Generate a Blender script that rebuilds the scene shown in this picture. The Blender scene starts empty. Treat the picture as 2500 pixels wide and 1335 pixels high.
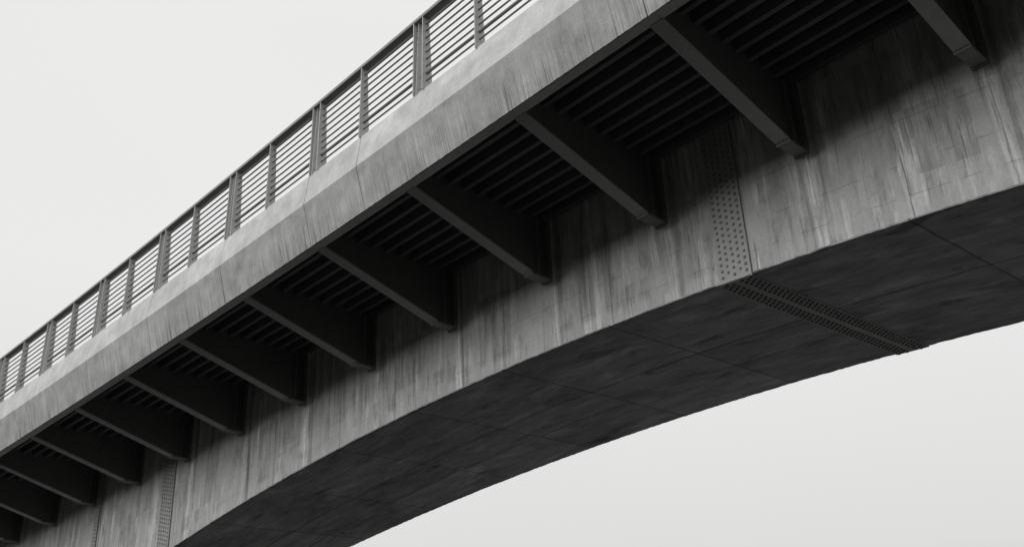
import bpy, bmesh, math, random
from mathutils import Matrix, Vector
random.seed(7)
K = 0.75                                   # metres per layout unit
S = bpy.context.scene
COL = S.collection

# ------------------------------------------------------------------ layout
CA, CB = -0.0694, -0.1467                  # crest and plan curvature of the deck line
yN, zN = 8.377, 9.470                      # nose of the fascia
yT, zT = 8.477, 10.133                     # fascia top
yB, zB = 8.579, 8.649                      # fascia bottom
yO = 8.79                                  # inner edge of the edge plate
yW, zW = 12.0, 7.83                        # near web, bracket foot
zU = 9.36                                  # deck underside
S0, DS = 3.8466, 2.7257                    # brackets
P0, DP = 11.4774, 3.2251                   # double posts
YC = 14.6
def zb0(s):
    q = (5.4528, 3.0365, -2.1902, -0.0822, 0.0233)
    f = lambda s: sum(c * (s / 20) ** i for i, c in enumerate(q)) + CA * (s / 10) ** 2
    if s > 31: return f(31) + (f(31) - f(30.5)) / .5 * (s - 31)
    if s < 1: return f(1) + (f(1) - f(1.5)) / .5 * (1 - s) * 1.0
    return f(s)
def zb(s):                                 # girder bottom, arched between the piers
    if s > 43.5: s = 87 - s
    if s < -13: s = -26 - s
    return max(zb0(s), 1.2)
def yfar(s):
    t = min(max(s, 0), 34) / 20
    return 17.03 + 1.28 * t - 1.27 * t * t
def cam(s): 
    return CA * (s / 10) ** 2
def pl(s): return CB * (s / 10) ** 2
def P(s, y, z):                            # deck-line point
    return Vector((-s * K, (y + pl(s)) * K, (z + cam(s)) * K))
def PG(s, y, z):                           # z absolute (girder bottom)
    return Vector((-s * K, (y + pl(s)) * K, z * K))

# ------------------------------------------------------------------ object helpers
def link(name, me, mat, parent=None, smooth=False):
    o = bpy.data.objects.new(name, me); COL.objects.link(o)
    if mat: me.materials.append(mat)
    if parent:
        o.parent = parent
        w = parent.location.copy() if parent.parent is None else Vector()
        o.matrix_parent_inverse = Matrix.Translation(-w)
    if smooth:
        for p in me.polygons: p.use_smooth = True
    return o
def empty(name, loc):
    o = bpy.data.objects.new(name, None); COL.objects.link(o); o.location = loc
    o.empty_display_size = .3
    return o
def tag(o, **k):
    for a, b in k.items(): o[a] = b
    return o
def frange(a, b, st):
    n = max(1, int(math.ceil((b - a) / st)))
    return [a + (b - a) * i / n for i in range(n + 1)]

def sweep(name, prof, s0, s1, mat, parent, step=.25, uvf=None, jit=None, caps=True):
    """prof: list of (y, z) or functions of s giving Vector; closed section swept along the bridge"""
    ss = frange(s0, s1, step)
    bm = bmesh.new(); uvl = bm.loops.layers.uv.new('st')
    rings = []; info = {}
    for s in ss:
        r = []
        for k, p in enumerate(prof):
            v = p(s) if callable(p) else P(s, *p)
            if jit and k in jit:
                a = jit[k]
                v = v + Vector((random.uniform(-a, a), random.uniform(-a, a) * .6, random.uniform(-a, a)))
            bv = bm.verts.new(v); r.append(bv)
            info[bv] = (s * K, uvf(s, k, v) if uvf else v.z)
        rings.append(r)
    n = len(prof)
    for a, b in zip(rings, rings[1:]):
        for k in range(n):
            bm.faces.new((a[k], a[(k + 1) % n], b[(k + 1) % n], b[k]))
    if caps:
        bm.faces.new(rings[0][::-1]); bm.faces.new(rings[-1])
    bmesh.ops.recalc_face_normals(bm, faces=bm.faces)
    for f in bm.faces:
        for l in f.loops: l[uvl].uv = info[l.vert]
    me = bpy.data.meshes.new(name); bm.to_mesh(me); bm.free()
    return link(name, me, mat, parent)

class MB:
    def __init__(s): s.v = []; s.f = []
    def hexa(s, p):                        # 8 points: bottom 4 ccw, top 4
        b = len(s.v); s.v += [tuple(q) for q in p]
        for f in ((0, 3, 2, 1), (4, 5, 6, 7), (0, 1, 5, 4), (1, 2, 6, 5), (2, 3, 7, 6), (3, 0, 4, 7)):
            s.f.append(tuple(b + i for i in f))
    def box(s, x0, x1, y0, y1, z0, z1):
        s.hexa([(x0, y0, z0), (x1, y0, z0), (x1, y1, z0), (x0, y1, z0), (x0, y0, z1), (x1, y0, z1), (x1, y1, z1), (x0, y1, z1)])
    def tube(s, pts, r, n=8):
        b = len(s.v)
        for i, p in enumerate(pts):
            d = (pts[min(i + 1, len(pts) - 1)] - pts[max(i - 1, 0)]).normalized()
            u = d.cross(Vector((0, 0, 1))).normalized(); w = u.cross(d)
            for k in range(n):
                a = 2 * math.pi * k / n
                s.v.append(tuple(p + (u * math.cos(a) + w * math.sin(a)) * r))
        for i in range(len(pts) - 1):
            for k in range(n):
                s.f.append((b + i * n + k, b + i * n + (k + 1) % n, b + (i + 1) * n + (k + 1) % n, b + (i + 1) * n + k))
        s.f.append(tuple(b + k for k in range(n))[::-1]); e = b + (len(pts) - 1) * n
        s.f.append(tuple(e + k for k in range(n)))
    def dome(s, c, nrm, r, h, n=8):        # rivet head
        u = nrm.orthogonal().normalized(); w = nrm.cross(u)
        b = len(s.v)
        for rr, hh in ((1, 0), (.96, .45), (.62, .88)):
            for k in range(n):
                a = 2 * math.pi * k / n
                s.v.append(tuple(c + (u * math.cos(a) + w * math.sin(a)) * r * rr + nrm * h * hh))
        s.v.append(tuple(c + nrm * h)); t = len(s.v) - 1
        for j in range(2):
            for k in range(n):
                s.f.append((b + j * n + k, b + j * n + (k + 1) % n, b + (j + 1) * n + (k + 1) % n, b + (j + 1) * n + k))
        for k in range(n): s.f.append((b + 2 * n + k, b + 2 * n + (k + 1) % n, t))
    def build(s, name, mat, parent=None, bevel=0):
        me = bpy.data.meshes.new(name); me.from_pydata(s.v, [], s.f)
        bm = bmesh.new(); bm.from_mesh(me)
        bmesh.ops.recalc_face_normals(bm, faces=bm.faces)
        bm.to_mesh(me); bm.free()
        o = link(name, me, mat, parent)
        if bevel:
            m = o.modifiers.new('b', 'BEVEL'); m.width = bevel; m.segments = 1
        return o

# ------------------------------------------------------------------ materials
class NT:
    def __init__(s, name):
        s.m = bpy.data.materials.new(name); s.m.use_nodes = True
        s.t = s.m.node_tree; s.n = s.t.nodes; s.l = s.t.links
        s.b = s.n['Principled BSDF']
        s.b.inputs['Specular IOR Level'].default_value = .3
    def put(s, sock, v):
        if hasattr(v, 'is_linked') or hasattr(v, 'links'): s.l.new(v, sock)
        else: sock.default_value = v
    def coord(s, kind, scale=(1, 1, 1), off=(0, 0, 0)):
        if kind == 'st':
            n = s.n.new('ShaderNodeUVMap'); n.uv_map = 'st'; o = n.outputs[0]
        elif kind == 'pos':
            o = s.n.new('ShaderNodeNewGeometry').outputs['Position']
        else:
            o = s.n.new('ShaderNodeTexCoord').outputs['Object']
        m = s.n.new('ShaderNodeMapping'); m.inputs['Scale'].default_value = scale; m.inputs['Location'].default_value = off
        s.l.new(o, m.inputs[0]); return m.outputs[0]
    def noise(s, vec, sc=1, det=4, rough=.55, dist=0):
        n = s.n.new('ShaderNodeTexNoise'); n.inputs['Scale'].default_value = sc; n.inputs['Detail'].default_value = det
        n.inputs['Roughness'].default_value = rough; n.inputs['Distortion'].default_value = dist
        s.l.new(vec, n.inputs['Vector']); return n.outputs['Fac']
    def ramp(s, v, a, b, lo=0., hi=1., smooth=True):
        n = s.n.new('ShaderNodeMapRange'); n.interpolation_type = 'SMOOTHSTEP' if smooth else 'LINEAR'
        s.put(n.inputs[0], v)
        for i, q in zip((1, 2, 3, 4), (a, b, lo, hi)): n.inputs[i].default_value = q
        return n.outputs[0]
    def math(s, op, a, b=0., c=None):
        n = s.n.new('ShaderNodeMath'); n.operation = op
        s.put(n.inputs[0], a); s.put(n.inputs[1], b)
        if c is not None: s.put(n.inputs[2], c)
        return n.outputs[0]
    def mul(s, *a):
        r = a[0]
        for b in a[1:]: r = s.math('MULTIPLY', r, b)
        return r
    def add(s, a, b): return s.math('ADD', a, b)
    def sub(s, a, b): return s.math('SUBTRACT', a, b)
    def xyz(s, vec):
        n = s.n.new('ShaderNodeSeparateXYZ'); s.l.new(vec, n.inputs[0]); return n.outputs
    def line(s, x, pos, w):                # 1 on a thin line x=pos
        d = s.math('ABSOLUTE', s.sub(x, pos)); return s.ramp(d, w * .4, w, 1., 0.)
    def mod(s, x, period, off):            # distance to nearest multiple
        a = s.math('DIVIDE', s.sub(x, off), period)
        fr = s.math('SUBTRACT', a, s.math('ROUND', a)); return s.mul(fr, period)
    def grey(s, val, tint=(1, 1, .985)):
        n = s.n.new('ShaderNodeCombineColor')
        for i in range(3): s.put(n.inputs[i], s.mul(val, tint[i]))
        s.l.new(n.outputs[0], s.b.inputs['Base Color'])
    def bump(s, h, strength=.4, dist=.01):
        n = s.n.new('ShaderNodeBump'); n.inputs['Strength'].default_value = strength; n.inputs['Distance'].default_value = dist
        s.l.new(h, n.inputs['Height']); s.l.new(n.outputs[0], s.b.inputs['Normal'])

def mat_fascia():
    t = NT('weathered_fascia_concrete'); t.b.inputs['Roughness'].default_value = .85
    uv = t.coord('st'); x, v, _ = t.xyz(uv)
    blot = t.noise(t.coord('st', (1, 1.3, 1)), 1.3, 5, .6)
    blot2 = t.noise(t.coord('st', (1, .7, 1), (9, 3, 0)), 4.5, 5, .65)
    fine = t.noise(t.coord('st'), 60, 3, .7)
    st1 = t.noise(t.coord('st', (24, .45, 1)), 1, 5, .62, .25)
    st2 = t.noise(t.coord('st', (70, .9, 1), (3, 1, 0)), 1, 4, .65, .2)
    st3 = t.noise(t.coord('st', (3.4, .3, 1), (3, 1, 0)), 1, 5, .6, .3)
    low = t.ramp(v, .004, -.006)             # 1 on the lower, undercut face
    drip = t.ramp(v, -.12, -.60)           # grows towards the drip edge
    zn = t.ramp(t.noise(t.coord('st', (.9, .01, 1), (77, 0, 0)), 1, 3, .6), .38, .60, .25, 1.25)
    hd = t.mul(t.ramp(t.noise(t.coord('st', (11, .16, 1), (19, 0, 0)), 1, 3, .5), .63, .70), t.ramp(v, .08, -.1), t.ramp(st2, .3, .5))
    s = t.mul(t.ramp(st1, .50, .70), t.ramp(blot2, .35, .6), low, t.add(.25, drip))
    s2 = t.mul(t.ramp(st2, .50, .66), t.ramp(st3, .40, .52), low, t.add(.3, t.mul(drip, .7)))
    lt = t.mul(t.ramp(st3, .52, .72), low)
    val = t.add(.55, t.mul(t.sub(blot, .5), .36))
    val = t.add(val, t.mul(t.sub(blot2, .5), .42))
    val = t.add(val, t.mul(t.sub(fine, .5), .3))
    val = t.sub(val, t.mul(low, .13))  # shading of the undercut face, put into the base colour
    val = t.mul(val, t.sub(1, t.mul(s, zn, .5))); val = t.mul(val, t.sub(1, t.mul(hd, .3)))
    val = t.mul(val, t.sub(1, t.mul(s2, zn, .6)))
    val = t.mul(val, t.add(1, t.mul(lt, .2)))
    lt2 = t.mul(t.ramp(t.noise(t.coord('st', (44, 1.2, 1), (13, 1, 0)), 1, 3, .6, .2), .55, .68), low, t.ramp(blot, .4, .6))
    val = t.mul(val, t.add(1, t.mul(lt2, .3)))
    grain = t.noise(t.coord('st', (1, 1, 1), (1, 9, 0)), 17, 4, .75)
    val = t.mul(val, t.add(.86, t.mul(grain, .28)))
    pit = t.mul(t.ramp(t.noise(t.coord('st', (1, .6, 1), (5, 5, 0)), 34, 2, .5), .70, .76), t.ramp(blot2, .45, .62))
    val = t.mul(val, t.sub(1, t.mul(pit, .55)))
    # patchy lighter tone towards the top edge
    pale_top = t.mul(t.ramp(v, .10, .45), t.ramp(t.noise(t.coord('st', (.5, 1, 1)), 1.8, 4, .6), .45, .65))
    val = t.mul(val, t.add(1, t.mul(pale_top, .18)))
    t.grey(val, (1, 1, .99))
    h = t.sub(t.add(t.mul(fine, .35), t.mul(blot2, .9)), t.add(t.mul(pit, 1.2), t.mul(s2, .35)))
    t.bump(h, .5, .008)
    return t.m

def mat_web():
    t = NT('stained_girder_concrete'); t.b.inputs['Roughness'].default_value = .88
    x, v, _ = t.xyz(t.coord('st'))
    warp = t.noise(t.coord('st', (1, 1, 1), (2, 8, 0)), 3.5, 4, .6)
    xw = t.add(x, t.mul(t.sub(warp, .5), .05)); vw = t.add(v, t.mul(t.sub(warp, .5), .03))
    blot = t.noise(t.coord('st', (1, .8, 1)), .9, 5, .6)
    blot2 = t.noise(t.coord('st', (1, .8, 1), (4, 4, 0)), 3.2, 6, .65)
    fine = t.noise(t.coord('st'), 45, 3, .7)
    c1 = t.noise(t.coord('st', (9, .4, 1)), 1, 5, .6, .15)
    c2 = t.noise(t.coord('st', (22, .8, 1), (7, 2, 0)), 1, 4, .62, .2)
    c3 = t.noise(t.coord('st', (3.6, .35, 1), (1, 7, 0)), 1, 5, .6, .15)
    zone = t.ramp(t.noise(t.coord('st', (.8, .8, 1), (3, 3, 0)), 1.2, 3, .6), .42, .60)
    # cast patches (formwork panels) of slightly different tone, broken edges
    def panels(px, pv, ox, ov, seed):
        a = t.math('FLOOR', t.math('DIVIDE', t.sub(xw, ox), px)); b = t.math('FLOOR', t.math('DIVIDE', t.sub(vw, ov), pv))
        n = t.n.new('ShaderNodeTexWhiteNoise'); n.noise_dimensions = '3D'
        cb = t.n.new('ShaderNodeCombineXYZ'); t.put(cb.inputs[0], a); t.put(cb.inputs[1], b); cb.inputs[2].default_value = seed
        t.l.new(cb.outputs[0], n.inputs['Vector']); return n.outputs['Value']
    pa = panels(DS * K / 2, .36, S0 * K, .27, 1.)
    pb = panels(DS * K / 3, .78, S0 * K + .2, .46, 5.)
    dx = t.math('ABSOLUTE', t.mod(xw, DS * K, S0 * K))           # to nearest bracket line
    dm = t.math('ABSOLUTE', t.mod(xw, DS * K, S0 * K + DS * K / 2))
    val = t.add(.49, t.mul(t.sub(blot, .5), .26))
    val = t.add(val, t.mul(t.sub(blot2, .5), .28))
    val = t.add(val, t.mul(t.sub(fine, .5), .22))
    val = t.add(val, t.mul(t.sub(pa, .5), .02))
    pz = t.noise(t.coord('st', (2.2, .75, 1), (31, 5, 0)), 1.5, 5, .6, 0)
    dark = t.mul(t.math('MAXIMUM', t.mul(t.ramp(pb, .62, .64), t.ramp(c3, .44, .50)), t.ramp(pz, .55, .64)), t.ramp(blot, .36, .46), t.ramp(v, .14, .24))
    pale = t.ramp(t.noise(t.coord('st', (2.4, .6, 1), (51, 5, 0)), 1.4, 5, .6, 0), .52, .66)
    val = t.mul(val, t.sub(1, t.mul(dark, .24))); val = t.mul(val, t.add(1, t.mul(pale, .2)))
    val = t.mul(val, t.sub(1, t.mul(t.ramp(c1, .50, .66), t.add(.25, zone), .30)))
    val = t.mul(val, t.sub(1, t.mul(t.ramp(c2, .55, .72), zone, t.ramp(v, .12, .4), .38)))
    runs = t.mul(t.ramp(t.noise(t.coord('st', (7, .22, 1), (41, 2, 0)), 1, 4, .55, .1), .54, .62), t.ramp(zone, .2, .8), t.ramp(c2, .34, .5))
    val = t.mul(val, t.add(1, t.mul(t.ramp(c3, .54, .66), .34))); val = t.mul(val, t.add(1, t.mul(runs, .34)))
    c4 = t.noise(t.coord('st', (38, 1.6, 1), (17, 2, 0)), 1, 4, .65, .4)
    val = t.mul(val, t.sub(1, t.mul(t.ramp(c4, .54, .66), t.ramp(c3, .42, .58), .5)))
    grain = t.noise(t.coord('st', (1, 1, 1), (1, 9, 0)), 19, 4, .75)
    val = t.mul(val, t.add(.84, t.mul(grain, .32)))
    # lime run and dirty run below each bracket
    near = t.ramp(t.add(dx, t.mul(t.sub(c1, .5), .10)), .02, .10, 1., 0.)
    val = t.mul(val, t.add(1, t.mul(near, t.ramp(c2, .38, .58), .38)))
    nd = t.line(t.mod(xw, DS * K, S0 * K - .14), 0., .09)
    val = t.mul(val, t.sub(1, t.mul(nd, t.ramp(c1, .40, .58), .33)))
    # joints
    brk = t.ramp(blot2, .40, .56); brk2 = t.ramp(c3, .43, .55)
    j = t.add(t.mul(t.ramp(dm, .003, .011, 1., 0.), t.add(.25, brk)), t.mul(t.ramp(dx, .002, .009, 1., 0.), .6))
    hv = t.add(t.mul(t.ramp(t.math('ABSOLUTE', t.sub(vw, .27)), .003, .011, 1., 0.), brk2), t.mul(t.ramp(t.math('ABSOLUTE', t.sub(vw, .63)), .003, .011, 1., 0.), t.sub(1, brk2)))
    hv = t.add(hv, t.mul(t.ramp(t.math('ABSOLUTE', t.sub(vw, 1.14)), .003, .011, 1., 0.), brk))
    j = t.math('MINIMUM', t.add(j, t.mul(hv, .45)), 1.)
    val = t.mul(val, t.sub(1, t.mul(j, .5)))
    pit = t.mul(t.ramp(t.noise(t.coord('st', (1.4, .5, 1), (5, 5, 0)), 22, 2, .5), .71, .76), zone)
    val = t.mul(val, t.sub(1, t.mul(pit, .5)))
    edge = t.ramp(t.add(v, t.mul(t.sub(blot2, .5), .03)), .012, .022, 1., 0.)
    val = t.mul(val, t.sub(1, t.mul(edge, t.ramp(c2, .42, .55), .4)))
    t.grey(val, (1, 1, .985))
    h = t.sub(t.add(t.mul(fine, .25), t.mul(blot2, .9)), t.add(t.add(t.mul(j, 1.5), pit), t.mul(c2, .5)))
    t.bump(h, .5, .008)
    return t.m

def mat_soffit():
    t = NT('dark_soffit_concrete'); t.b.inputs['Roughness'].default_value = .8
    x, v, _ = t.xyz(t.coord('st'))         # v = metres in from the near web
    warp = t.noise(t.coord('st', (1, 1, 1), (2, 8, 0)), 2.5, 4, .6)
    xw = t.add(x, t.mul(t.sub(warp, .5), .05)); vw = t.add(v, t.mul(t.sub(warp, .5), .05))
    blot = t.noise(t.coord('st', (.5, 1, 1)), .9, 5, .6)
    b2 = t.noise(t.coord('st', (1, 2.6, 1), (4, 4, 0)), 1.3, 6, .7, .4)
    fine = t.noise(t.coord('st'), 30, 3, .7)
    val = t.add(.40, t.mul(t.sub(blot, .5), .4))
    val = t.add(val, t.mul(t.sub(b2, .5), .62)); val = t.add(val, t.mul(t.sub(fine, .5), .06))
    br = t.ramp(b2, .34, .46)
    ca = t.math('FLOOR', t.math('DIVIDE', t.sub(xw, S0 * K + DS * K * .53), DS * K))
    cv = t.add(t.add(t.math('GREATER_THAN', vw, .78), t.math('GREATER_THAN', vw, 1.75)), t.math('GREATER_THAN', vw, 2.62))
    wn = t.n.new('ShaderNodeTexWhiteNoise'); wn.noise_dimensions = '3D'; cb = t.n.new('ShaderNodeCombineXYZ')
    t.put(cb.inputs[0], ca); t.put(cb.inputs[1], cv); t.l.new(cb.outputs[0], wn.inputs['Vector'])
    val = t.mul(val, t.add(.87, t.mul(wn.outputs['Value'], .28)))
    dm = t.math('ABSOLUTE', t.mod(xw, DS * K, S0 * K + DS * K * .53))
    j = t.mul(t.ramp(dm, .006, .018, 1., 0.), t.add(.12, t.mul(br, .7)))
    for k, o in ((1.75, br), (2.62, t.ramp(blot, .38, .5)), (.78, t.mul(t.ramp(blot, .5, .6), .6))):
        j = t.add(j, t.mul(t.ramp(t.math('ABSOLUTE', t.sub(vw, k)), .005, .018, 1., 0.), o))
    j = t.math('MINIMUM', j, 1.)
    val = t.mul(val, t.sub(1, t.mul(j, .72)))
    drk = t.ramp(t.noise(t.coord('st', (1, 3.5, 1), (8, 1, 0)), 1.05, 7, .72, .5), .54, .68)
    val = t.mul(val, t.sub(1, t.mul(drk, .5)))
    lt = t.ramp(t.noise(t.coord('st', (.8, 2.2, 1), (28, 11, 0)), .9, 7, .7, .5), .50, .66)
    val = t.mul(val, t.add(.9, t.mul(lt, .4)))
    edge = t.mul(t.ramp(t.add(v, t.mul(t.sub(b2, .5), .1)), .03, .08, 1., 0.), t.ramp(b2, .5, .6))
    val = t.mul(val, t.sub(1, t.mul(edge, .6)))
    t.grey(val, (.99, 1, 1))
    t.bump(t.sub(t.add(t.mul(fine, .3), b2), t.mul(j, 1.5)), .5, .01)
    return t.m

def mat_steel(name, base, var=.3, rough=.6, tint=(1, 1, .98), metal=0., sc=1.):
    t = NT(name); t.b.inputs['Roughness'].default_value = rough; t.b.inputs['Metallic'].default_value = metal
    a = t.noise(t.coord('pos', (1, 1, .5)), 3 * sc, 5, .65)
    b = t.noise(t.coord('pos', (1, 1, .4)), 24 * sc, 4, .7)
    v = t.mul(base, t.add(1 - var, t.mul(t.add(a, b), var)))
    sp = t.ramp(t.noise(t.coord('pos', (1, 1, 1), (3, 3, 3)), 11 * sc, 4, .7), .62, .72)
    v = t.mul(v, t.sub(1, t.mul(sp, var)))
    t.grey(v, tint); t.bump(t.add(a, b), .25, .004)
    return t.m

M_F = mat_fascia(); M_W = mat_web(); M_S = mat_soffit()
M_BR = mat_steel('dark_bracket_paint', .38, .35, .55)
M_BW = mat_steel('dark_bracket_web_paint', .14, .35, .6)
M_FT = mat_steel('bracket_foot_paint', .22, .4, .55)  # foot and connection plates, darker than the flange
M_EP = mat_steel('edge_plate_steel', .48, .5, .6)
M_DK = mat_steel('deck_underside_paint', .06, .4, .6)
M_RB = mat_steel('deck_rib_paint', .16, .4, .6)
M_SP = mat_steel('splice_plate_steel', .36, .3, .6)
M_SS = mat_steel('soffit_splice_steel', .42, .3, .6)
M_RV = mat_steel('dark_rivet_steel', .22, .3, .6)
M_RS = mat_steel('soffit_rivet_steel', .17, .3, .6)  # rivets darker than their soffit plate
M_RL = mat_steel('galvanised_rail_steel', .26, .45, .5)
M_PO = mat_steel('galvanised_post_steel', .50, .4, .5)
M_RD = mat_steel('rod_steel', .18, .4, .5)
M_PI = mat_steel('pier_concrete', .32, .4, .9)

# ------------------------------------------------------------------ bridge
SA, SB = -70., 110.
VA, VB = 0., 46.                           # stretch modelled in full detail
bridge = empty('bridge', PG(-13, 14.5, -2.1))
tag(bridge, label='weathered concrete bridge with an arched box girder and dark bracketed overhang', category='bridge')

# fascia panels, butted with a narrow open joint
joints = [SA, -45, -25, -9.5, -3.1, 3.3, 6.55, 13.06, 14.76, 17.93, 21.2, 24.40, 27.60, 30.83, 34.05, 37.3, 43.7, 60, 85, SB]
for a, b in zip(joints, joints[1:]):
    g = .008
    det = a > 2 and b < 45
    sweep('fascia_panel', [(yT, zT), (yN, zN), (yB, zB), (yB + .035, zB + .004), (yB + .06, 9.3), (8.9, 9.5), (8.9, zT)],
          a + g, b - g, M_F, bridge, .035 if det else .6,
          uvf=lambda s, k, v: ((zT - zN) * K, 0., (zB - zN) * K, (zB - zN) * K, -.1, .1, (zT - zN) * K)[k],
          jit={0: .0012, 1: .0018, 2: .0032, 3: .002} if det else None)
# far fascia
for a, b in zip(joints[::3], joints[3::3]):
    sweep('fascia_panel', [(2 * YC - yT, zT), (2 * YC - yN, zN), (2 * YC - yB, zB), (2 * YC - 8.66, zB), (2 * YC - 8.9, 9.5), (2 * YC - 8.9, zT)],
          a, b - .01, M_F, bridge, .6, uvf=lambda s, k, v: v.z - 7)
# flat steel edge plate under the fascia
sweep('edge_plate', [(yB + .04, zB + .006), (yO, zB + .006), (yO, zB + .04), (yO - .03, zB + .06), (yO - .03, 9.355), (yO - .06, 9.355), (yO - .06, zB + .06), (yB + .04, zB + .06)],
      -20, 50, M_EP, bridge, .25, jit={0: .001, 1: .002})
# deck slab and its longitudinal trough ribs
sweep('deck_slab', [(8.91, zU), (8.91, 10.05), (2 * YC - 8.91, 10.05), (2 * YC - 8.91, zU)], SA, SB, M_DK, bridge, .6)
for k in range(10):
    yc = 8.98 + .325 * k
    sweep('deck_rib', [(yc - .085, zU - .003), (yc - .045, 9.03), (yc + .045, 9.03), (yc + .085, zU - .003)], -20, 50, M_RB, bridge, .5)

# girder: near web, far web, soffit, rounded lip
wtop = zU - .002
uvw = lambda s, k, v: v.z - zb(s) * K
sweep('girder_web', [lambda s: PG(s, yW, zb(s) + .028), lambda s: P(s, yW, wtop), lambda s: P(s, yW + .3, wtop), lambda s: PG(s, yW + .3, zb(s) + .028)],
      SA, SB, M_W, bridge, .25, uvf=uvw)
sweep('girder_web', [lambda s: PG(s, yfar(s), zb(s) + .028), lambda s: P(s, yfar(s), wtop), lambda s: P(s, yfar(s) - .3, wtop), lambda s: PG(s, yfar(s) - .3, zb(s) + .028)],
      SA, SB, M_W, bridge, .5, uvf=uvw)
sweep('girder_soffit', [lambda s: PG(s, yW - .014, zb(s) + .004), lambda s: PG(s, yW - .017, zb(s) + .026), lambda s: PG(s, yfar(s) + .017, zb(s) + .026),
                        lambda s: PG(s, yfar(s) + .014, zb(s) + .004), lambda s: PG(s, yfar(s) - .01, zb(s)), lambda s: PG(s, yW + .01, zb(s))],
      2, 40, M_S, bridge, .07, uvf=lambda s, k, v: (v.y / K - yW - pl(s)) * K, jit={0: .004, 1: .003, 3: .004, 2: .003})
for a, b in ((SA, 1.99), (40.01, SB)):
    sweep('girder_soffit', [lambda s: PG(s, yW - .01, zb(s)), lambda s: PG(s, yW - .01, zb(s) + .026), lambda s: PG(s, yfar(s) + .01, zb(s) + .026), lambda s: PG(s, yfar(s) + .01, zb(s))],
          a, b, M_S, bridge, .5, uvf=lambda s, k, v: (v.y / K - yW - pl(s)) * K)

def two_tone(o, nf, m):
    o.data.materials.append(m)
    for p in o.data.polygons:
        if p.index >= nf: p.material_index = 1
# riveted splice plates on the web and soffit
def web_splice(s0, s1, cols, rowgap, r, h=.006, zt=9.3):
    mb = MB(); ny = Vector((0, -1, 0)); th = .035
    n = 24
    f = lambda s, y, t: PG(s, y, (zb(s) - .03) * (1 - t) + (zt + cam(s)) * t)
    for i in range(n):
        t0, t1 = i / n, (i + 1) / n
        mb.hexa([f(s0, yW - .001, t0), f(s0, yW - th, t0), f(s1, yW - th, t0), f(s1, yW - .001, t0),
                 f(s0, yW - .001, t1), f(s0, yW - th, t1), f(s1, yW - th, t1), f(s1, yW - .001, t1)])
    # weld one body: merge the stacked cells
    pl_ = mb
    bm = bmesh.new(); me = bpy.data.meshes.new('t'); me.from_pydata(pl_.v, [], pl_.f); bm.from_mesh(me)
    bmesh.ops.remove_doubles(bm, verts=bm.verts, dist=1e-5)
    seen = {}
    kill = []
    for fc in bm.faces:
        key = tuple(sorted(v.index for v in fc.verts)); seen.setdefault(key, []).append(fc)
    for fs in seen.values():
        if len(fs) > 1: kill += fs
    bmesh.ops.delete(bm, geom=kill, context='FACES_ONLY')
    bm.to_mesh(me); bm.free()
    mb = MB(); mb.v = [tuple(v.co) for v in me.vertices]; mb.f = [tuple(p.vertices) for p in me.polygons]
    nf = len(mb.f)
    for c in range(cols):
        s = s0 + (s1 - s0) * (c + .5) / cols * .94 + (s1 - s0) * .03
        z = zb(s) + .08 + (rowgap * .5 if c % 2 else 0)
        while z < zt + cam(s) - .1:
            p = PG(s + random.uniform(-.006, .006), yW - th, z + random.uniform(-.006, .006))
            mb.dome(p, ny, r * random.uniform(.9, 1.08), r * .65)
            z += rowgap
    two_tone(mb.build('splice_plate', M_SP, bridge), nf, M_RV)
web_splice(7.81, 8.40, 5, .110, .0205)
web_splice(26.5, 27.15, 5, .110, .0200)
web_splice(31.0, 31.25, 2, .110, .0190)

def soffit_splice(s0, s1):
    mb = MB()
    n = 10; L = []
    y0, y1 = yW - .05, yfar(s0) + .02
    for (a, b, th) in ((s0, s1, .02),):
        mb.hexa([PG(a, y0, zb(a) - th), PG(b, y0, zb(b) - th), PG(b, y1, zb(b) - th), PG(a, y1, zb(a) - th),
                 PG(a, y0, zb(a) - .001), PG(b, y0, zb(b) - .001), PG(b, y1, zb(b) - .001), PG(a, y1, zb(a) - .001)])
    nf = len(mb.f)
    w = s1 - s0
    dn = Vector((0, 0, -1))
    for c, u in enumerate((.07, .20, .33, .62, .75, .88)):
        s = s0 + w * u
        y = y0 + .1 + (.05 if c % 2 else 0)
        while y < y1 - .06:
            mb.dome(PG(s + random.uniform(-.006, .006), y, zb(s) - .02), dn, .0215, .022, 7)
            y += .118
    two_tone(mb.build('soffit_splice_plate', M_SS, bridge), nf, M_RS)
soffit_splice(7.84, 8.48)
soffit_splice(26.5, 27.15)

# cantilever brackets --------------------------------------------------------
def frame_at(s, y, z):
    p = P(s, y, z); a = P(s + .05, y, z) - P(s - .05, y, z)
    return p, math.atan2(a.y, a.x) - math.pi
def local(mb, name, mat, parent, bevel=0):
    me = bpy.data.meshes.new(name); me.from_pydata([(x * K, y * K, z * K) for x, y, z in mb.v], [], mb.f)
    bm = bmesh.new(); bm.from_mesh(me); bmesh.ops.recalc_face_normals(bm, faces=bm.faces); bm.to_mesh(me); bm.free()
    me.materials.append(mat)
    o = bpy.data.objects.new(name, me); COL.objects.link(o); o.parent = parent
    if bevel:
        m = o.modifiers.new('b', 'BEVEL'); m.width = bevel; m.segments = 1
    return o
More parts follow.
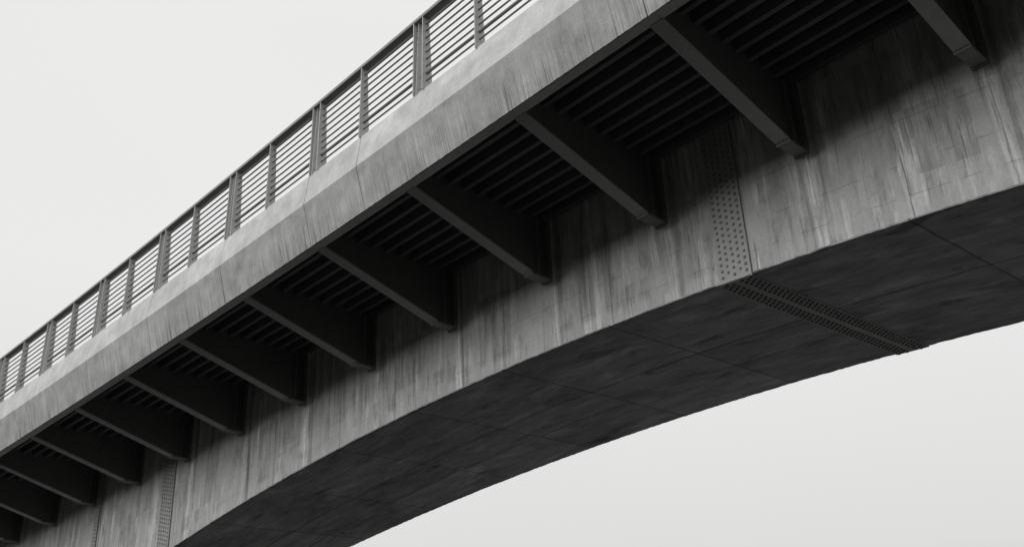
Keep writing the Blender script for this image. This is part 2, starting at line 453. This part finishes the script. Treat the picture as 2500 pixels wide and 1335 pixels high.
# local frame: origin at (yO, zB), +x towards the camera end, y inwards, z up  (layout units)
def V_prism(mb, prof, x0, x1):             # prof in (y, z)
    b = len(mb.v); n = len(prof)
    mb.v += [(x0, y, z) for y, z in prof] + [(x1, y, z) for y, z in prof]
    mb.f.append(tuple(b + i for i in range(n))[::-1]); mb.f.append(tuple(b + n + i for i in range(n)))
    for i in range(n): mb.f.append((b + i, b + (i + 1) % n, b + n + (i + 1) % n, b + n + i))
D = yW - yO                                # cantilever length 3.21
yF_, zF_ = D - .50, 7.83 - zB              # start of the foot
TOP = zU - zB - .004
def make_bracket():
    w = MB()
    V_prism(w, [(-.028, .075), (yF_, zF_ + .03), (D - .002, zF_ + .01), (D - .002, TOP), (-.028, TOP)], -.02, .02)
    # the web is notched round the deck ribs: plain plate meets their sides
    root = local(w, 'bracket', M_BW, None)
    f = MB()
    sl = zF_ / yF_
    V_prism(f, [(-.02, -.003), (yF_, zF_), (yF_, zF_ + .034), (-.02, .034)], -.115, .115)
    local(f, 'bottom_flange', M_BR, root, .003)
    g = MB()
    V_prism(g, [(yF_ + .004, zF_ - .022), (D - .06, zF_ - .035), (D - .06, zF_ + .012), (yF_ + .004, zF_ + .022)], -.108, .108)
    V_prism(g, [(yF_ - .02, zF_ - .028), (yF_ + .003, zF_ - .030), (yF_ + .003, zF_ - .004), (yF_ - .02, zF_ - .003)], -.122, .122)
    V_prism(g, [(D - .058, zF_ - .052), (D - .003, zF_ - .052), (D - .003, zF_ + .05), (D - .058, zF_ + .05)], -.125, .125)
    for xx in (-.075, -.03):
        g.dome(Vector((xx, yF_ + .05, zF_ - .024)), Vector((0, 0, -1)), .014, .012, 6)
    local(g, 'foot_plate', M_FT, root, .002)
    e = MB()
    e.box(-.13, .13, D - .035, D - .004, zF_ + .055, TOP - .34)
    for xx in (-.085, .085):
        z = zF_ + .12
        while z < TOP - .4:
            e.dome(Vector((xx, D - .035, z)), Vector((0, -1, 0)), .022, .02, 6); z += .09
    # vertical stiffeners each side of the web
    for sgn in (-1, 1):
        a, b = sorted((sgn * .021, sgn * .09))
        e.box(a, b, D - .30, D - .28, zF_ + .036, TOP - .34)
    local(e, 'connection_plate', M_FT, root)
    return root
def dup(root):
    r = root.copy(); COL.objects.link(r)
    for ch in list(root.children):
        c = ch.copy(); COL.objects.link(c); c.parent = r
    return r
proto = make_bracket(); first = True
for i in range(-4, 17):
    s = S0 + DS * i
    o = proto if first else dup(proto)
    first = False
    p, rz = frame_at(s, yO, zB)
    o.location = p - bridge.location; o.rotation_euler = (0, 0, rz); o.parent = bridge
    if proto is not o: o.matrix_parent_inverse = Matrix()
    o.location = p - bridge.location

# piers outside the frame carry the girder
for sp in (-13., 43.5):
    mb = MB(); z1 = zb(sp) * K - .25
    c = PG(sp, 14.5, 0)
    mb.hexa([(c.x - .9, c.y - 1.5, -1.62), (c.x + .9, c.y - 1.5, -1.62), (c.x + .9, c.y + 1.5, -1.62), (c.x - .9, c.y + 1.5, -1.62),
             (c.x - .7, c.y - 1.7, z1), (c.x + .7, c.y - 1.7, z1), (c.x + .7, c.y + 1.7, z1), (c.x - .7, c.y + 1.7, z1)])
    for yy in (-1.2, 1.2): mb.box(c.x - .35, c.x + .35, c.y + yy - .3, c.y + yy + .3, z1, zb(sp) * K)
    mb.build('pier', M_PI, bridge, .04)

# ------------------------------------------------------------------ railing
railing = empty('railing', P(P0, 8.55, zT))
tag(railing, label='grey steel railing of horizontal rods and paired flat posts along the bridge edge', category='railing')
J0, J1 = -2, 7
yr0, yr1 = 8.455, 8.665
zR0, zR1 = 11.655, 11.72
sweep('top_rail', [(yr0 + .004, zR0), (yr0, zR0 + .012), (yr0, zR1 - .006), (yr0 + .008, zR1), (yr1 - .008, zR1), (yr1, zR1 - .006), (yr1, zR0)],
      P0 + DP * J0, P0 + DP * J1, M_RL, railing, .4)
zr = [11.525 - .1505 * i for i in range(10)]
def plate(mb, s, ob, ot, ib, it, th=.02, zt=zR0 - .001, zbm=zT - .02):
    a, b = s - th / 2, s + th / 2
    mb.hexa([P(a, ob, zbm), P(b, ob, zbm), P(b, ib, zbm), P(a, ib, zbm), P(a, ot, zt), P(b, ot, zt), P(b, it, zt), P(a, it, zt)])
def bolt(mb, s, y, z, r=.013):
    mb.dome(P(s, y, z), Vector((1, 0, 0)), r, r, 6)
for j in range(J0, J1 + 1):
    sj = P0 + DP * j
    # paired end posts of two neighbouring panels, with a packing plate between
    for ds, tw in ((-.235, 0), (.02, 1)):
        mb = MB()
        plate(mb, sj + ds, 8.435, 8.462, 8.655, 8.60)
        if tw == 0:
            for z in (10.23, 10.36): bolt(mb, sj + ds - .007, 8.60, z, .008)
        o = mb.build('post', M_PO, railing, .0015)
    mb = MB(); plate(mb, sj - .055, 8.445, 8.51, 8.62, 8.60, .012)
    for y_, z in ((8.50, 10.24), (8.56, 10.27), (8.55, 10.55), (8.53, 10.50)): bolt(mb, sj - .062, y_, z)
    mb.build('packing_plate', M_PO, railing, .001)
    if j < J1:
        mb = MB(); plate(mb, sj + DP * .5, 8.435, 8.462, 8.655, 8.60); mb.build('post', M_PO, railing, .0015)
        for i, z in enumerate(zr):
            a, b = sj + .0, sj + DP - .215
            mb = MB(); r = (.022 if i == 7 else .0128)
            sag = random.uniform(-.003, .003)
            n = 6
            mb.tube([P(a + (b - a) * k / n, 8.535, z + sag * math.sin(math.pi * k / n)) for k in range(n + 1)], r, 8)
            o = mb.build('rod', M_RD, railing)
            for p in o.data.polygons: p.use_smooth = len(p.vertices) == 4

# ------------------------------------------------------------------ ground
bm = bmesh.new()
bmesh.ops.create_grid(bm, x_segments=8, y_segments=8, size=3000)
me = bpy.data.meshes.new('ground'); bm.to_mesh(me); bm.free()
t = NT('dark_ground'); t.b.inputs['Roughness'].default_value = .95
g1 = t.noise(t.coord('pos'), .15, 5, .6); g2 = t.noise(t.coord('pos'), 4, 5, .7)
t.grey(t.add(.008, t.mul(t.add(g1, g2), .01))); t.bump(g2, .5, .02)
o = link('ground', me, t.m); o.location = (0, 0, -1.6); o['kind'] = 'structure'

t = NT('pale_bounce_surface'); t.b.inputs['Roughness'].default_value = .95  # strip added out of view under the bridge to bounce light onto the soffit
g1 = t.noise(t.coord('pos'), .5, 5, .6); g2 = t.noise(t.coord('pos'), 5, 5, .7)
t.grey(t.add(.05, t.mul(t.add(g1, g2), .045))); t.bump(g2, .5, .01)
o = sweep('bounce_strip', [lambda s: Vector((-s * K, 8.2 + pl(s) * K, -1.6)), lambda s: Vector((-s * K, 8.2 + pl(s) * K, -1.48)),
                       lambda s: Vector((-s * K, 24 + pl(s) * K, -1.48)), lambda s: Vector((-s * K, 24 + pl(s) * K, -1.6))], -50, 80, t.m, None, 1.)
o['kind'] = 'structure'
# unseen slope added behind the camera to block low sky light on the web
bm = bmesh.new(); nx, ny_ = 90, 26; gv = []
for j in range(ny_ + 1):
    row = []
    for i in range(nx + 1):
        x = -260 + 520 * i / nx; y = -16 - 64 * j / ny_
        u = min(1, j / ny_ * 1.7); h = 18.5 * u * u * (3 - 2 * u)
        h += (math.sin(x * .11 + j * .7) + math.sin(x * .31 - j) * .5 + random.uniform(-.6, .6)) * .55 * min(1, u * 1.5)
        row.append(bm.verts.new((x, y, -1.75 + h)))
    gv.append(row)
for j in range(ny_):
    for i in range(nx): bm.faces.new((gv[j][i], gv[j + 1][i], gv[j + 1][i + 1], gv[j][i + 1]))
bmesh.ops.recalc_face_normals(bm, faces=bm.faces)
me = bpy.data.meshes.new('sky_block_slope'); bm.to_mesh(me); bm.free()
t = NT('dark_sky_block'); t.b.inputs['Roughness'].default_value = 1
g1 = t.noise(t.coord('pos'), .4, 6, .7)
t.grey(t.add(.012, t.mul(g1, .03)), (1, 1.1, .8)); t.bump(g1, 1., .3)
o = link('sky_block_slope', me, t.m); o['kind'] = 'structure'
# ------------------------------------------------------------------ sky, sun
w = bpy.data.worlds.new('World'); S.world = w; w.use_nodes = True
nt = w.node_tree; bg = nt.nodes['Background']
sky = nt.nodes.new('ShaderNodeTexSky'); sky.sky_type = 'NISHITA'; sky.sun_disc = False
EL, AZ = math.radians(21), math.radians(196)
sky.sun_elevation = EL; sky.sun_rotation = AZ; sky.dust_density = 6; sky.air_density = 2
hs = nt.nodes.new('ShaderNodeHueSaturation'); hs.inputs['Saturation'].default_value = .03
nt.links.new(sky.outputs[0], hs.inputs['Color'])
tc = nt.nodes.new('ShaderNodeTexCoord'); sx = nt.nodes.new('ShaderNodeSeparateXYZ')
nt.links.new(tc.outputs['Generated'], sx.inputs[0])
mr = nt.nodes.new('ShaderNodeMapRange'); mr.interpolation_type = 'SMOOTHSTEP'
mr.inputs[1].default_value = .62; mr.inputs[2].default_value = 1.0; mr.inputs[3].default_value = 0; mr.inputs[4].default_value = 1
nt.links.new(sx.outputs[2], mr.inputs[0])
mx = nt.nodes.new('ShaderNodeMix'); mx.data_type = 'RGBA'
nt.links.new(mr.outputs[0], mx.inputs['Factor'])
mx.inputs['A'].default_value = (8.5, 8.5, 8.44, 1); mx.inputs['B'].default_value = (15, 15, 14.8, 1)   # overcast: zenith brighter than horizon
nz = nt.nodes.new('ShaderNodeTexNoise'); nz.inputs['Scale'].default_value = 1.6; nz.inputs['Detail'].default_value = 3
nt.links.new(tc.outputs['Generated'], nz.inputs['Vector'])
m2 = nt.nodes.new('ShaderNodeMapRange'); m2.inputs[3].default_value = .955; m2.inputs[4].default_value = 1.045
nt.links.new(nz.outputs['Fac'], m2.inputs[0])
vm = nt.nodes.new('ShaderNodeVectorMath'); vm.operation = 'SCALE'
nt.links.new(mx.outputs['Result'], vm.inputs[0]); nt.links.new(m2.outputs[0], vm.inputs['Scale'])
m3 = nt.nodes.new('ShaderNodeMix'); m3.data_type = 'RGBA'; m3.inputs['Factor'].default_value = .96
nt.links.new(hs.outputs[0], m3.inputs['A']); nt.links.new(vm.outputs[0], m3.inputs['B'])
mh = nt.nodes.new('ShaderNodeMapRange'); mh.interpolation_type = 'SMOOTHSTEP'   # murk along the horizon
mh.inputs[1].default_value = .02; mh.inputs[2].default_value = .15; mh.inputs[3].default_value = .35; mh.inputs[4].default_value = 1
nt.links.new(sx.outputs[2], mh.inputs[0])
ml = nt.nodes.new('ShaderNodeMapRange')                                        # overcast: slightly duller low down
ml.inputs[1].default_value = .12; ml.inputs[2].default_value = .42; ml.inputs[3].default_value = .87; ml.inputs[4].default_value = 1.01
nt.links.new(sx.outputs[2], ml.inputs[0])
mm = nt.nodes.new('ShaderNodeMath'); mm.operation = 'MULTIPLY'
nt.links.new(mh.outputs[0], mm.inputs[0]); nt.links.new(ml.outputs[0], mm.inputs[1])
v3 = nt.nodes.new('ShaderNodeVectorMath'); v3.operation = 'SCALE'
nt.links.new(m3.outputs['Result'], v3.inputs[0]); nt.links.new(mm.outputs[0], v3.inputs['Scale'])
nt.links.new(v3.outputs[0], bg.inputs['Color']); bg.inputs['Strength'].default_value = .1
ld = bpy.data.lights.new('sun', 'SUN'); ld.energy = 1.5; ld.angle = math.radians(30); ld.color = (1, .99, .975)
lo = bpy.data.objects.new('sun', ld); COL.objects.link(lo)
# sun_rotation is measured from +Y, clockwise seen from above
dirv = Vector((math.sin(AZ) * math.cos(EL), math.cos(AZ) * math.cos(EL), math.sin(EL)))
lo.rotation_euler = (-dirv).to_track_quat('-Z', 'Y').to_euler()

# ------------------------------------------------------------------ camera
R = ((0.6513420071242241, 0.7574712910637241, -0.044618751323204156), (-0.34862685968003637, 0.24651532777457252, -0.9042618569207878), (-0.6739531901141381, 0.6045390280093168, 0.42464062588090506))
cd = bpy.data.cameras.new('camera'); cd.lens = 36 * 2434.115 / 2500; cd.sensor_width = 36
cd.clip_start = .05; cd.clip_end = 10000
co = bpy.data.objects.new('camera', cd); COL.objects.link(co)
co.matrix_world = Matrix(((R[0][0], -R[1][0], -R[2][0], 0), (R[0][1], -R[1][1], -R[2][1], 0), (R[0][2], -R[1][2], -R[2][2], 0), (0, 0, 0, 1)))
S.camera = co
S.view_settings.view_transform = 'Standard'; S.view_settings.look = 'None'
S.view_settings.exposure = 0; S.view_settings.gamma = 1
